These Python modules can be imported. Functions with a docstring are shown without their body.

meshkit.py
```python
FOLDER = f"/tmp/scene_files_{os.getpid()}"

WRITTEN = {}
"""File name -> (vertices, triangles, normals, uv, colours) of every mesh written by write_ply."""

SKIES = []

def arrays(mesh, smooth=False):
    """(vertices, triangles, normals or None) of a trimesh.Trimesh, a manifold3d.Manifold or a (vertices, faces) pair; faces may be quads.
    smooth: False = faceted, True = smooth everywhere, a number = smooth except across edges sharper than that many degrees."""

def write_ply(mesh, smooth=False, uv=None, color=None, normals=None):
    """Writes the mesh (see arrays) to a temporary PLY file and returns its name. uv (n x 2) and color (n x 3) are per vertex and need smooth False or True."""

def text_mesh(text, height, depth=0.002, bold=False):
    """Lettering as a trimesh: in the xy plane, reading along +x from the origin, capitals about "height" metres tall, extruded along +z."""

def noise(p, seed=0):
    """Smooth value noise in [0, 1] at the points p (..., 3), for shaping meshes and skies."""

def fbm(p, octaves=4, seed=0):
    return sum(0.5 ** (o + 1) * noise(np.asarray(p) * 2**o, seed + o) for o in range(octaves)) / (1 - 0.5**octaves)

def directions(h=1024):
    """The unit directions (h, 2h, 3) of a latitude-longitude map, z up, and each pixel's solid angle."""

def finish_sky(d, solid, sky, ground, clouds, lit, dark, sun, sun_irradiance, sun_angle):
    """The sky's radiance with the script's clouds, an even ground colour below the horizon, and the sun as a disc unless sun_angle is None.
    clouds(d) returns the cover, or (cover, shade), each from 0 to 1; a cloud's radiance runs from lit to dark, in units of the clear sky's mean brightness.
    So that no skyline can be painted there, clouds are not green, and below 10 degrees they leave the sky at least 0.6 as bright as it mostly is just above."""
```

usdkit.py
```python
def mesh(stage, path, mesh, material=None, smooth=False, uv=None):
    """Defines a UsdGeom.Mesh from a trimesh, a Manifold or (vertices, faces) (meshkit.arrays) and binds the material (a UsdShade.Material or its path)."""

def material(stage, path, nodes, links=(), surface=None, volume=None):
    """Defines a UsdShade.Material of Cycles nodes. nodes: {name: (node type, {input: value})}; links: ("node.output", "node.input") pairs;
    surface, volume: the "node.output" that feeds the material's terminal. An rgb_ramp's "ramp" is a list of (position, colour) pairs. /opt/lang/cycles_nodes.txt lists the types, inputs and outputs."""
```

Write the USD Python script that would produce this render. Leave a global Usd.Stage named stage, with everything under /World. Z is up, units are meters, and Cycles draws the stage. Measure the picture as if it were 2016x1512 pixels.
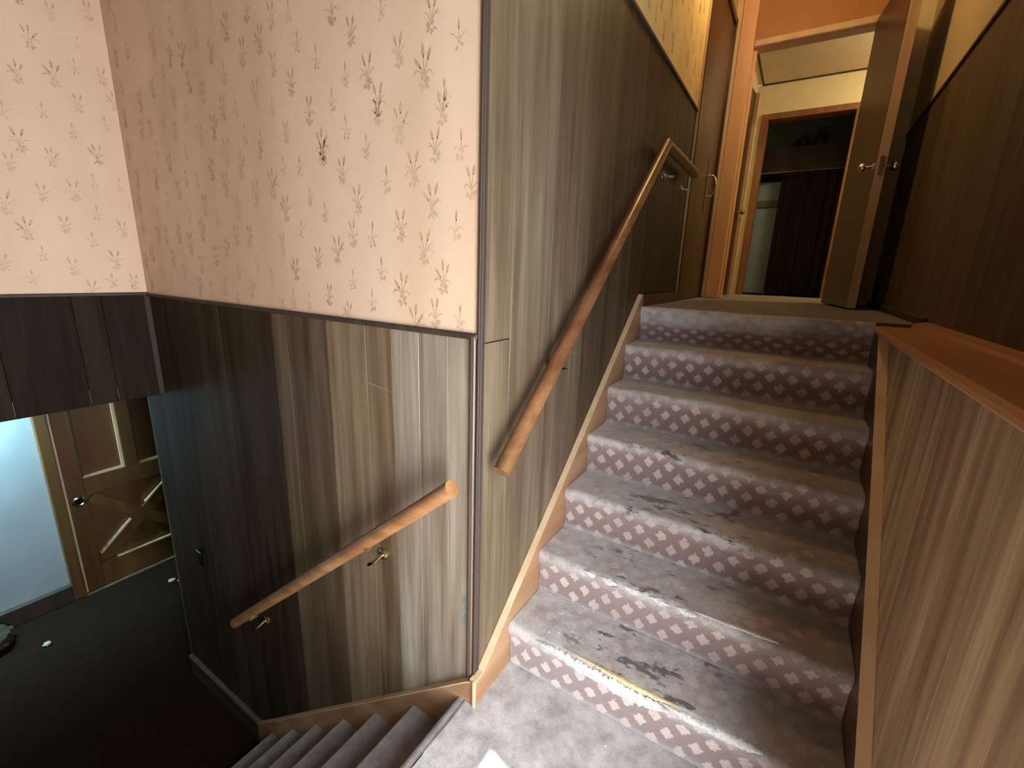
import math, random
import numpy as np, trimesh, usdkit, meshkit
from pxr import Usd, UsdGeom, UsdLux, UsdShade, Gf, Sdf
from shapely.geometry import Polygon, Point, LineString
from shapely import affinity
from shapely.ops import unary_union

stage = Usd.Stage.CreateInMemory()
UsdGeom.SetStageUpAxis(stage, UsdGeom.Tokens.z)
UsdGeom.SetStageMetersPerUnit(stage, 1.0)
UsdGeom.Xform.Define(stage, '/World')
UsdGeom.Scope.Define(stage, '/World/Looks')

# The survey of the stairwell is kept in units of 1.55 m with the eye at the origin; everything is placed through W().
S, EYE = 1.55, 0.99
def W(p):
    p = np.asarray(p, float)
    return (p + [0, 0, EYE]) * S

# ------------------------------------------------------------------ camera
EXPOSURE = -0.6
cam = UsdGeom.Camera.Define(stage, '/World/camera')
cam.CreateHorizontalApertureAttr(36.0); cam.CreateVerticalApertureAttr(27.0)
cam.CreateFocalLengthAttr(876.144 / 2016 * 36)
cam.CreateClippingRangeAttr(Gf.Vec2f(0.02, 200))
cam.CreateExposureAttr(EXPOSURE)
yaw, pit, roll = -0.55357, 0.246286, 0.034315
fwd = np.array([math.sin(yaw) * math.cos(pit), math.cos(yaw) * math.cos(pit), -math.sin(pit)])
rgt = np.array([math.cos(yaw), -math.sin(yaw), 0]); upv = np.cross(rgt, fwd)
r2 = math.cos(roll) * rgt + math.sin(roll) * upv; u2 = -math.sin(roll) * rgt + math.cos(roll) * upv
pos = W([0, 0, 0])
cam.AddTransformOp().Set(Gf.Matrix4d(*r2, 0, *u2, 0, *(-fwd), 0, *pos, 1))

# ------------------------------------------------------------------ sky, sun, window light, lamps
def light_xf(l, p, direction):
    d = np.asarray(direction, float); d /= np.linalg.norm(d)
    z = -d; h = np.array([0, 0, 1.0]) if abs(z[2]) < .99 else np.array([0, 1.0, 0])
    x = np.cross(h, z); x /= np.linalg.norm(x); y = np.cross(z, x)
    l.AddTransformOp().Set(Gf.Matrix4d(*x, 0, *y, 0, *z, 0, *np.asarray(p, float), 1))
def rect(name, p, direction, w, h, col, inten):
    l = UsdLux.RectLight.Define(stage, '/World/' + name)
    l.CreateWidthAttr(w); l.CreateHeightAttr(h); l.CreateColorAttr(Gf.Vec3f(*col)); l.CreateIntensityAttr(inten)
    light_xf(l, p, direction); return l
dome = UsdLux.DomeLight.Define(stage, '/World/sky'); dome.CreateIntensityAttr(1.0); dome.CreateColorAttr(Gf.Vec3f(.55, .75, 1.0))
sun = UsdLux.DistantLight.Define(stage, '/World/sun'); sun.CreateAngleAttr(0.6); sun.CreateIntensityAttr(160000.0); sun.CreateColorAttr(Gf.Vec3f(1, .93, .8))
light_xf(sun, W([3, 0, 4]), (-1, .28, -1.778))
# daylight arriving through the glazed entrance door (right, beside the camera) and the hall window
rect('door_daylight', W([.40, .13, -.31]), (-1, 0, 0), .50 * S, 1.24 * S, (.87, .94, 1.0), 50.0)
rect('hall_daylight', W([-2.55, -1.03, -.755]), (0, 1, 0), .58 * S, .43 * S, (.55, .83, 1.0), .4)
rect('hall_tube_light', W([-3.125, .09, -.515]), (0, 0, -1), .08 * S, .40 * S, (.42, .84, 1.0), 560.0)
def bulb(name, p, r, col, inten):
    l = UsdLux.SphereLight.Define(stage, '/World/' + name)
    l.CreateRadiusAttr(r); l.CreateColorAttr(Gf.Vec3f(*col)); l.CreateIntensityAttr(inten)
    l.AddTranslateOp().Set(Gf.Vec3d(*W(p))); return l
bulb('landing_bulb', [-.29, 2.15, 1.40], .05, (1, .68, .31), 420.0)
bulb('passage_bulb', [.62, 3.45, 1.18], .05, (1, .82, .50), 560.0)

# ------------------------------------------------------------------ helpers
used = {}
def numbered(path):
    n = used.get(path, -1) + 1; used[path] = n
    return path if n == 0 else f'{path}_{n:03d}'
def tag(prim, label=None, cat=None, group=None, kind=None):
    for k, v in (('label', label), ('category', cat), ('group', group), ('kind', kind)):
        if v: prim.SetCustomDataByKey(k, v)
    return prim
bases = {}
def thing(name, loc, label=None, cat=None, group=None, kind=None):
    path = numbered('/World/' + name)
    x = UsdGeom.Xform.Define(stage, path); x.AddTranslateOp().Set(Gf.Vec3d(*W(loc)))
    bases[path] = W(loc)
    return tag(x.GetPrim(), label, cat, group, kind)
def obj(name, m, mat, parent=None, smooth=False, uv=None, label=None, cat=None, group=None, kind=None):
    """m: a trimesh (or list of them) in survey units; one Mesh prim under parent or /World."""
    if isinstance(m, (list, tuple)) and not isinstance(m[0], np.ndarray): m = trimesh.util.concatenate(m)
    if isinstance(m, trimesh.Trimesh): v, f = np.array(m.vertices), np.array(m.faces)
    else: v, f = m
    base = '/World' if parent is None else str(parent.GetPath())
    off = bases.get(base)
    if off is None:
        off = np.zeros(3)
        pp = base
        while pp != '/World' and pp not in bases: pp = pp.rsplit('/', 1)[0]
        off = bases.get(pp, off)
    wv = W(v) - off
    path = numbered(base + '/' + name)
    g = usdkit.mesh(stage, path, (wv, f), MAT[mat], smooth=smooth, uv=uv)
    return tag(g.GetPrim(), label, cat, group, kind)

def hull(pts): return trimesh.Trimesh(np.asarray(pts, float)).convex_hull if False else trimesh.convex.convex_hull(np.asarray(pts, float))
def box(x0, x1, y0, y1, z0, z1, b=0.0):
    if b <= 0:
        m = trimesh.creation.box((x1 - x0, y1 - y0, z1 - z0)); m.apply_translation(((x0 + x1) / 2, (y0 + y1) / 2, (z0 + z1) / 2)); return m
    b = min(b, (x1 - x0) * .45, (y1 - y0) * .45, (z1 - z0) * .45)
    P = []
    for sx in (0, 1):
        for sy in (0, 1):
            for sz in (0, 1):
                c = np.array([(x0, x1)[sx], (y0, y1)[sy], (z0, z1)[sz]]); d = np.array([1 - 2 * sx, 1 - 2 * sy, 1 - 2 * sz]) * b
                for k in range(3):
                    q = c + d; q[k] = c[k]; P.append(q)
    return hull(P)
def prism(pts, axis, lo, hi):
    """polygon in the two remaining axes (x,y / x,z / y,z in that order), extruded along axis."""
    poly = pts if isinstance(pts, Polygon) else Polygon(pts)
    m = trimesh.creation.extrude_polygon(poly, hi - lo, engine='earcut')
    v = np.array(m.vertices); v[:, 2] += lo
    order = {'z': [0, 1, 2], 'y': [0, 2, 1], 'x': [2, 0, 1]}[axis]
    m = trimesh.Trimesh(v[:, order], m.faces, process=False)
    if m.volume < 0: m.invert()
    return m
def tube(path, r, n=12, flat=None, caps=True):
    """round bar swept along points; r a number or one per point."""
    P = np.asarray(path, float); R = np.broadcast_to(r, len(P))
    rings = []
    T = np.gradient(P, axis=0); T /= np.linalg.norm(T, axis=1, keepdims=True)
    ref = np.array([0, 0, 1.0]) if abs(T[0][2]) < .9 else np.array([1.0, 0, 0])
    for p, t, rr in zip(P, T, R):
        a = np.cross(ref, t); a /= np.linalg.norm(a); b = np.cross(t, a)
        th = np.arange(n) / n * 2 * np.pi
        rings.append(p + rr * (np.cos(th)[:, None] * a + np.sin(th)[:, None] * b))
    v = np.vstack(rings); f = []
    for i in range(len(P) - 1):
        for j in range(n):
            k = (j + 1) % n
            f += [[i * n + j, i * n + k, (i + 1) * n + k], [i * n + j, (i + 1) * n + k, (i + 1) * n + j]]
    c0, c1 = len(v), len(v) + 1; v = np.vstack([v, P[0], P[-1]])
    for j in range(n):
        k = (j + 1) % n
        f += [[c0, k, j], [c1, (len(P) - 1) * n + j, (len(P) - 1) * n + k]]
    m = trimesh.Trimesh(v, f, process=False)
    if m.volume < 0: m.invert()
    return m
def lathe(profile, center, axis='z', n=20):
    m = trimesh.creation.revolve(np.asarray(profile, float), sections=n)
    if axis == 'x': m.apply_transform(trimesh.transformations.rotation_matrix(math.pi / 2, [0, 1, 0]))
    if axis == '-x': m.apply_transform(trimesh.transformations.rotation_matrix(-math.pi / 2, [0, 1, 0]))
    if axis == 'y': m.apply_transform(trimesh.transformations.rotation_matrix(-math.pi / 2, [1, 0, 0]))
    if axis == '-y': m.apply_transform(trimesh.transformations.rotation_matrix(math.pi / 2, [1, 0, 0]))
    m.apply_translation(center)
    if m.volume < 0: m.invert()
    return m

# ------------------------------------------------------------------ materials
MAT = {}
def mat(name, nodes, links, **k): MAT[name] = usdkit.material(stage, '/World/Looks/' + name, nodes, links, **k)
def srgb(r, g, b): return tuple((c / 255 / 12.92) if c / 255 < .04045 else ((c / 255 + .055) / 1.055) ** 2.4 for c in (r, g, b))
def plain(name, col, rough=.5, metallic=0, var=.12, scale=12, bump=0.0, spec=.5):
    n = {'g': ('geometry', {}), 'n': ('noise_texture', {'scale': scale, 'detail': 4.0}),
         'r': ('rgb_ramp', {'ramp': [(.25, tuple(c * (1 - var) for c in col)), (.75, tuple(c * (1 + var) for c in col))]}),
         'p': ('principled_bsdf', {'roughness': rough, 'metallic': metallic, 'specular_ior_level': spec})}
    l = [('g.position', 'n.vector'), ('n.fac', 'r.fac'), ('r.color', 'p.base_color')]
    if bump:
        n['b'] = ('bump', {'strength': bump, 'distance': .004}); l += [('n.fac', 'b.height'), ('b.normal', 'p.normal')]
    mat(name, n, l, surface='p.BSDF')
def wood(name, cols, rough=.45, axis=2, k=14., fine=120., rnd=.35, spec=.5, stretch=.06, bump=.15):
    """grain runs along axis; each piece gets its own tone."""
    s1 = [k, k, k]; s1[axis] = k * stretch
    s2 = [fine, fine, fine]; s2[axis] = fine * .03
    n = {'g': ('geometry', {}), 'o': ('object_info', {}),
         'of': ('vector_math', {'math_type': 'scale', 'vector1': (7.3, 3.1, 5.7)}),
         'ad': ('vector_math', {'math_type': 'add'}),
         'm1': ('vector_math', {'math_type': 'multiply', 'vector2': tuple(s1)}), 'm2': ('vector_math', {'math_type': 'multiply', 'vector2': tuple(s2)}),
         'n1': ('noise_texture', {'scale': 1.0, 'detail': 3.0, 'roughness': .55, 'distortion': .3}),
         'n2': ('noise_texture', {'scale': 1.0, 'detail': 2.0}),
         'n3': ('noise_texture', {'scale': 2.2, 'detail': 3.0}),
         'a1': ('math', {'math_type': 'multiply_add', 'value2': .36, 'value3': -.18}),
         'a2': ('math', {'math_type': 'add'}),
         'a3': ('math', {'math_type': 'multiply_add', 'value2': rnd, 'value3': -rnd / 2}),
         'a4': ('math', {'math_type': 'add', 'use_clamp': True}),
         'r': ('rgb_ramp', {'ramp': [(.22, cols[0]), (.5, cols[1]), (.78, cols[2])]}),
         'hm': ('map_range', {'from_min': .3, 'from_max': .7, 'to_min': .46, 'to_max': .54}),
         'h': ('hsv', {'saturation': 1.0, 'value': 1.0}),
         'hv': ('map_range', {'from_min': .25, 'from_max': .75, 'to_min': .485, 'to_max': .515}),
         'b': ('bump', {'strength': bump, 'distance': .002}),
         'p': ('principled_bsdf', {'roughness': rough, 'specular_ior_level': spec})}
    l = [('o.random', 'of.scale'), ('g.position', 'ad.vector1'), ('of.vector', 'ad.vector2'), ('ad.vector', 'm1.vector1'), ('ad.vector', 'm2.vector1'),
         ('m1.vector', 'n1.vector'), ('m2.vector', 'n2.vector'), ('g.position', 'n3.vector'), ('n2.fac', 'a1.value1'), ('n1.fac', 'a2.value1'), ('a1.value', 'a2.value2'),
         ('o.random', 'a3.value1'), ('a2.value', 'a4.value1'), ('a3.value', 'a4.value2'), ('a4.value', 'r.fac'), ('r.color', 'h.color'),
         ('n3.fac', 'hv.value'), ('hv.result', 'h.hue'), ('h.color', 'p.base_color'), ('n2.fac', 'b.height'), ('b.normal', 'p.normal')]
    del n['hm']
    mat(name, n, l, surface='p.BSDF')

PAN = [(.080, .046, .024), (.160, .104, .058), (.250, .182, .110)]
def tone(k, w=1.0): return [tuple(c * k * (1, w, w * w)[i] for i, c in enumerate(q)) for q in PAN]  # tone copies of one panelling; falloff of light is put into their colour
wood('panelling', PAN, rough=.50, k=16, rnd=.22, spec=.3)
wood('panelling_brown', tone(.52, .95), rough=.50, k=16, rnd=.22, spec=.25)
wood('panelling_dim', tone(.38, .94), rough=.5, k=16, rnd=.2, spec=.25)
wood('panelling_shaded', tone(.20, .92), rough=.6, k=16, rnd=.25, spec=.08)
wood('panelling_dimmer', tone(.26, .93), rough=.5, k=16, rnd=.2, spec=.2)
wood('panelling_deep_shade', tone(.12, .90), rough=.6, k=16, rnd=.2, spec=.06)
wood('panelling_light', tone(2.2, 1.02), rough=.55, k=16, rnd=.2, spec=.3)
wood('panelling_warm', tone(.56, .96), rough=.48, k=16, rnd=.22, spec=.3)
wood('panelling_pale_lit', [(.14, .096, .062), (.25, .192, .138), (.37, .308, .24)], rough=.5, k=16, rnd=.25, spec=.3)  # palest copy, coloured as if brightly lit near the corner
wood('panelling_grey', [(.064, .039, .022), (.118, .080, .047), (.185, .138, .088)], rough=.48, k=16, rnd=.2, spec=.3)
wood('groove_backing', [(.03, .018, .01), (.04, .025, .014), (.05, .03, .018)], rough=.7)
wood('rail_wood', [(.15, .062, .024), (.28, .125, .053), (.42, .21, .10)], rough=.32, axis=1, k=10)
wood('rail_wood_across', [(.20, .085, .03), (.36, .17, .07), (.50, .27, .13)], rough=.32, axis=0, k=10)
wood('skirt_wood', [(.26, .12, .055), (.36, .19, .095), (.46, .27, .15)], rough=.38, axis=1, k=8, rnd=.1)
wood('skirt_wood_across', [(.26, .12, .055), (.36, .19, .095), (.46, .27, .15)], rough=.38, axis=0, k=8, rnd=.1)
wood('ledge_wood', [(.30, .125, .052), (.39, .175, .077), (.46, .225, .105)], rough=.38, axis=1, k=8, rnd=.1)
wood('casing_wood', [(.68, .37, .18), (.76, .45, .235), (.82, .52, .30)], rough=.4, k=10, rnd=.1)
wood('casing_brown', [(.16, .065, .025), (.22, .095, .038), (.28, .13, .06)], rough=.4, k=10, rnd=.1)
wood('casing_pale', [(.54, .34, .19), (.64, .44, .26), (.70, .52, .34)], rough=.5, k=10, rnd=.1)
wood('door_dark', [(.034, .012, .004), (.052, .019, .007), (.075, .028, .010)], rough=.35, k=9, rnd=.1)
wood('door_edge', [(.36, .24, .14), (.43, .30, .19), (.50, .36, .24)], rough=.5, k=10, rnd=.1)
wood('trim_dark', [(.026, .014, .009), (.042, .023, .015), (.06, .035, .024)], rough=.65, k=10, rnd=.1)
wood('trim_mid', [(.085, .050, .034), (.12, .075, .052), (.16, .10, .072)], rough=.4, k=12, rnd=.2)
wood('hall_door_wood', [(.085, .035, .008), (.12, .053, .013), (.155, .075, .021)], rough=.4, k=9, rnd=.08)
wood('hall_door_highlight', [(.52, .33, .17), (.62, .42, .24), (.70, .5, .3)], rough=.5, k=9, rnd=.1)  # much paler copy of the door wood, a painted highlight for lit edges
plain('header_panel', (.40, .165, .055), .55, var=.08, scale=6)
plain('ceiling_paint', (.62, .50, .34), .8, var=.06)
plain('ceiling_board', (.36, .25, .15), .8, var=.1, scale=3)
plain('cream_paint', (.72, .62, .40), .7, var=.05)
plain('hall_paint', (.36, .39, .41), .7, var=.08, scale=3)
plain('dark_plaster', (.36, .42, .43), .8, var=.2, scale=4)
plain('brass', (.55, .42, .20), .28, metallic=1.0)
plain('old_brass', (.22, .16, .08), .4, metallic=1.0)
plain('chrome', (.75, .73, .68), .18, metallic=1.0)
plain('black_plastic', (.005, .006, .005), .8, spec=.08)
plain('lint', (.80, .78, .76), .9)
plain('paper_litter', (.40, .35, .32), .9)
plain('frayed_backing', (.58, .55, .52), .95, var=.35, scale=160, bump=.5)
plain('straw_underlay', (.62, .47, .26), .95, var=.25, scale=120, bump=.4)
plain('maroon_shelf', (.020, .005, .006), .5)
plain('curtain_cloth', (.018, .015, .010), .9, var=.2)
plain('pale_board', (.30, .40, .48), .6, var=.1, scale=5)
plain('olive_board', (.14, .13, .06), .6)
plain('clay', (.05, .035, .03), .5)
plain('pink_ribbon_cloth', (.55, .16, .17), .7)
plain('white_enamel', (.8, .8, .78), .4)
plain('brown_cloth', (.045, .028, .016), .95, var=.25, scale=40)
mat('globe_glass', {'p': ('principled_bsdf', {'base_color': (1, .95, .85), 'roughness': .15, 'transmission_weight': 1.0, 'ior': 1.05})}, [], surface='p.BSDF')
mat('window_glass', {'t': ('transparent_bsdf', {'color': (.97, .98, .98)}), 'g': ('glossy_bsdf', {'roughness': .02, 'color': (1, 1, 1)}), 'm': ('mix_closure', {'fac': .05})},
    [('t.BSDF', 'm.closure1'), ('g.BSDF', 'm.closure2')], surface='m.closure')

def wallpaper(name, base, bump=.25):
    mat(name, {'g': ('geometry', {}), 'n': ('noise_texture', {'scale': 2.0, 'detail': 3.0}), 'w': ('noise_texture', {'scale': 420.0, 'detail': 2.0}),
               's': ('vector_math', {'math_type': 'multiply', 'vector2': (3.2, 3.2, .25)}), 'n2': ('noise_texture', {'scale': 1.0, 'detail': 2.0}),
               'r': ('rgb_ramp', {'ramp': [(.3, tuple(c * .93 for c in base)), (.7, tuple(min(1, c * 1.05) for c in base))]}),
               'r2': ('rgb_ramp', {'ramp': [(.3, (.90, .84, .78)), (.62, (1, 1, 1))]}),
               'x': ('mix_color', {'blend_type': 'multiply', 'fac': 1.0}),
               'b': ('bump', {'strength': bump, 'distance': .001}), 'p': ('principled_bsdf', {'roughness': .62, 'specular_ior_level': .35})},
        [('g.position', 'n.vector'), ('g.position', 'w.vector'), ('g.position', 's.vector1'), ('s.vector', 'n2.vector'), ('n2.fac', 'r2.fac'), ('n.fac', 'r.fac'), ('r.color', 'x.a'), ('r2.color', 'x.b'),
         ('x.result', 'p.base_color'), ('w.fac', 'b.height'), ('b.normal', 'p.normal')], surface='p.BSDF')
wallpaper('wallpaper', (.68, .46, .32))
wallpaper('wallpaper_upper', (.84, .66, .31))
wallpaper('wallpaper_shaded', (.50, .40, .23))  # darker copy of the upper paper, the shade of this wall in its colour
plain('print_ear', (.50, .29, .165), .65, var=.2, scale=9)
plain('print_flower', (.50, .315, .195), .65, var=.25, scale=9)
plain('print_upper', (.50, .39, .20), .65, var=.2, scale=9)

# patterned stair carpet: woven diamonds, trodden grey on the treads; u runs across, v along the carpet, in survey units
RUN, RISE = .1462, .1256
NPH = RUN + RISE + .03                     # carpet length of one step
SIDE_SHADE = .50                                 # painted shade: darkens the trodden carpet on the side away from the handrail
def carpet(name, pattern, worn, dark_spots=True, wear_from=.10, wear_to=.62, dust=True):
    n = {'uv': ('texture_coordinate', {}), 'sp': ('separate_xyz', {}), 'g': ('geometry', {}),
         'u': ('math', {'math_type': 'divide', 'value2': .0585}), 'v': ('math', {'math_type': 'divide', 'value2': .070}),
         'a': ('math', {'math_type': 'add'}), 'b': ('math', {'math_type': 'subtract'}),
         'wn': ('noise_texture', {'scale': 95.0, 'detail': 2.0}), 'wo': ('math', {'math_type': 'multiply_add', 'value2': .34, 'value3': -.17}),
         'a1': ('math', {'math_type': 'add'}), 'b1': ('math', {'math_type': 'subtract'}),
         'af': ('math', {'math_type': 'pingpong', 'value2': .5}), 'bf': ('math', {'math_type': 'pingpong', 'value2': .5}),
         'al': ('math', {'math_type': 'less_than', 'value2': .262}), 'bl': ('math', {'math_type': 'less_than', 'value2': .262}),
         'both': ('math', {'math_type': 'multiply'}), 'sum': ('math', {'math_type': 'add'}),
         'half': ('math', {'math_type': 'multiply', 'value2': .5}),
         'base': ('rgb_ramp', {'ramp': [(0, pattern[0]), (.499, pattern[0]), (.5, pattern[1]), (.999, pattern[1]), (1, pattern[1])], 'interpolate': False}),
         'lm': ('mix_color', {'b': pattern[2]}),
         'pn': ('noise_texture', {'scale': 5.0, 'detail': 3.0}), 'pm': ('map_range', {'from_min': .32, 'from_max': .66, 'to_min': .25, 'to_max': 1.0, 'clamp': True}), 'lf': ('math', {'math_type': 'multiply'}),
         'ph': ('math', {'math_type': 'divide', 'value2': NPH}), 'fr': ('math', {'math_type': 'fraction'}),
         'w1': ('map_range', {'range_type': 'smoothstep', 'from_min': wear_to - .06, 'from_max': wear_to + .08, 'to_min': 1.0, 'to_max': 0.0, 'clamp': True}),
         'dn': ('noise_texture', {'scale': 24.0, 'detail': 5.0, 'roughness': .65}), 'dr': ('rgb_ramp', {'ramp': [(.30, worn[0]), (.5, worn[1]), (.72, worn[2])]}),
         'en': ('noise_texture', {'scale': 9.0, 'detail': 4.0}), 'em': ('map_range', {'from_min': .33, 'from_max': .60, 'to_min': .45, 'to_max': 1.0, 'clamp': True}), 'wm': ('math', {'math_type': 'multiply'}),
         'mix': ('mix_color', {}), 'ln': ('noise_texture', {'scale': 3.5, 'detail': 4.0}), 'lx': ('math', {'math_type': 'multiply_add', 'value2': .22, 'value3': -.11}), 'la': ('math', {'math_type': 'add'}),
         'side_shade': ('map_range', {'range_type': 'smoothstep', 'from_min': -.06, 'from_max': .10, 'to_min': 1.0, 'to_max': SIDE_SHADE, 'clamp': True}), 'lc': ('vector_math', {'math_type': 'scale'}),  # shade on the far side of the treads, painted into the carpet colour
         'du': ('map_range', {'range_type': 'smoothstep', 'from_min': .93, 'from_max': 1.0, 'to_min': 0.0, 'to_max': .55, 'clamp': True}),
         'd0': ('map_range', {'range_type': 'smoothstep', 'from_min': 0.0, 'from_max': .07, 'to_min': .55, 'to_max': 0.0, 'clamp': True}),
         'dx': ('math', {'math_type': 'maximum'}), 'dmix': ('mix_color', {'b': (.50, .48, .47)}), 'fn': ('noise_texture', {'scale': 420.0, 'detail': 2.0}), 'fnr': ('rgb_ramp', {'ramp': [(.25, (.62, .62, .62)), (.75, (1.3, 1.3, 1.3))]}),
         'fx': ('mix_color', {'blend_type': 'multiply', 'fac': 1.0, 'use_clamp': False}),
         'bp': ('bump', {'strength': .7, 'distance': .003}), 'p': ('principled_bsdf', {'roughness': .95, 'specular_ior_level': .15, 'sheen_weight': .6, 'sheen_roughness': .5})}
    l = [('uv.UV', 'sp.vector'), ('sp.x', 'u.value1'), ('sp.y', 'v.value1'), ('u.value', 'a.value1'), ('v.value', 'a.value2'), ('u.value', 'b.value1'), ('v.value', 'b.value2'),
         ('g.position', 'wn.vector'), ('wn.fac', 'wo.value1'), ('a.value', 'a1.value1'), ('wo.value', 'a1.value2'), ('b.value', 'b1.value1'), ('wo.value', 'b1.value2'),
         ('a1.value', 'af.value1'), ('b1.value', 'bf.value1'), ('af.value', 'al.value1'), ('bf.value', 'bl.value1'), ('al.value', 'both.value1'), ('bl.value', 'both.value2'), ('al.value', 'sum.value1'), ('bl.value', 'sum.value2'),
         ('sum.value', 'half.value1'), ('half.value', 'base.fac'), ('base.color', 'lm.a'), ('g.position', 'pn.vector'), ('pn.fac', 'pm.value'), ('pm.result', 'lf.value1'), ('both.value', 'lf.value2'), ('lf.value', 'lm.fac'),
         ('sp.y', 'ph.value1'), ('ph.value', 'fr.value1'), ('fr.value', 'w1.value'), ('g.position', 'dn.vector'), ('dn.fac', 'dr.fac'), ('g.position', 'en.vector'), ('en.fac', 'em.value'), ('em.result', 'wm.value1'), ('w1.result', 'wm.value2'),
         ('g.position', 'ln.vector'), ('ln.fac', 'lx.value1'), ('lx.value', 'la.value1'), ('sp.x', 'la.value2'), ('la.value', 'side_shade.value'), ('dr.color', 'lc.vector1'), ('side_shade.result', 'lc.scale'),
          ('lm.result', 'mix.a'), ('lc.vector', 'mix.b'), ('wm.value', 'mix.fac'), ('fr.value', 'du.value'), ('fr.value', 'd0.value'), ('du.result', 'dx.value1'), ('d0.result', 'dx.value2'),
         ('mix.result', 'dmix.a'), ('dx.value', 'dmix.fac'), ('g.position', 'fn.vector'), ('fn.fac', 'fnr.fac'), ('fnr.color', 'fx.b'), ('fn.fac', 'bp.height'), ('bp.normal', 'p.normal')]
    if not dust: l = [q for q in l if q[1] != 'dmix.fac']; n['dmix'] = ('mix_color', {'b': (.5, .48, .47), 'fac': .08})
    last = 'dmix.result'
    if dark_spots:                          # burnt-looking bald spots on the trodden middle of the treads
        n.update({'ss': ('vector_math', {'math_type': 'multiply', 'vector2': (7., 16., 16.)}), 'sn': ('noise_texture', {'scale': 1.0, 'detail': 6.0, 'roughness': .7}),
                  'sm': ('map_range', {'from_min': .560, 'from_max': .605, 'to_min': 0.0, 'to_max': .9, 'clamp': True}),
                  'px': ('separate_xyz', {}),
                  'bx': ('map_range', {'range_type': 'smoothstep', 'from_min': -.66, 'from_max': -.45, 'to_min': 0.0, 'to_max': 1.0, 'clamp': True}),
                  'bx2': ('map_range', {'range_type': 'smoothstep', 'from_min': -.10, 'from_max': .10, 'to_min': 1.0, 'to_max': 0.0, 'clamp': True}),
                  'by2': ('map_range', {'range_type': 'smoothstep', 'from_min': 2.05, 'from_max': 2.2, 'to_min': 1.0, 'to_max': 0.0, 'clamp': True}),
                  'q1': ('math', {'math_type': 'multiply'}), 'q2': ('math', {'math_type': 'multiply'}), 'q3': ('math', {'math_type': 'multiply'}), 'q4': ('math', {'math_type': 'multiply'}),
                  'smix': ('mix_color', {'b': (.045, .045, .045)})})
        l += [('g.position', 'ss.vector1'), ('ss.vector', 'sn.vector'), ('sn.fac', 'sm.value'), ('g.position', 'px.vector'), ('px.x', 'bx.value'), ('px.x', 'bx2.value'), ('px.y', 'by2.value'),
              ('bx.result', 'q1.value1'), ('bx2.result', 'q1.value2'), ('q1.value', 'q2.value1'), ('by2.result', 'q2.value2'), ('q2.value', 'q3.value1'), ('sm.result', 'q3.value2'), ('q3.value', 'q4.value1'), ('w1.result', 'q4.value2'),
              ('dmix.result', 'smix.a'), ('q4.value', 'smix.fac')]
        last = 'smix.result'
    l += [(last, 'fx.a'), ('fx.result', 'p.base_color')]
    mat(name, n, l, surface='p.BSDF')
PAT = [(.26, .175, .16), (.41, .295, .26), (.62, .46, .405)]
WORN = [(.37, .32, .30), (.51, .455, .43), (.62, .565, .54)]
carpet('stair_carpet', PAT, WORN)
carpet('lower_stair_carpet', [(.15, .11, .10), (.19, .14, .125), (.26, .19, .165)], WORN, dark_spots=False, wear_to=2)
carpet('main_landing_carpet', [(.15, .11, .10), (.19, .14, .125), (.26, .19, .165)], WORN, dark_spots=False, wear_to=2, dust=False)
carpet('landing_carpet', [(.105, .07, .06), (.15, .10, .085), (.22, .15, .12)], [(.14, .11, .095), (.19, .15, .13), (.25, .20, .175)], dark_spots=False, wear_to=2, dust=False)
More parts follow.
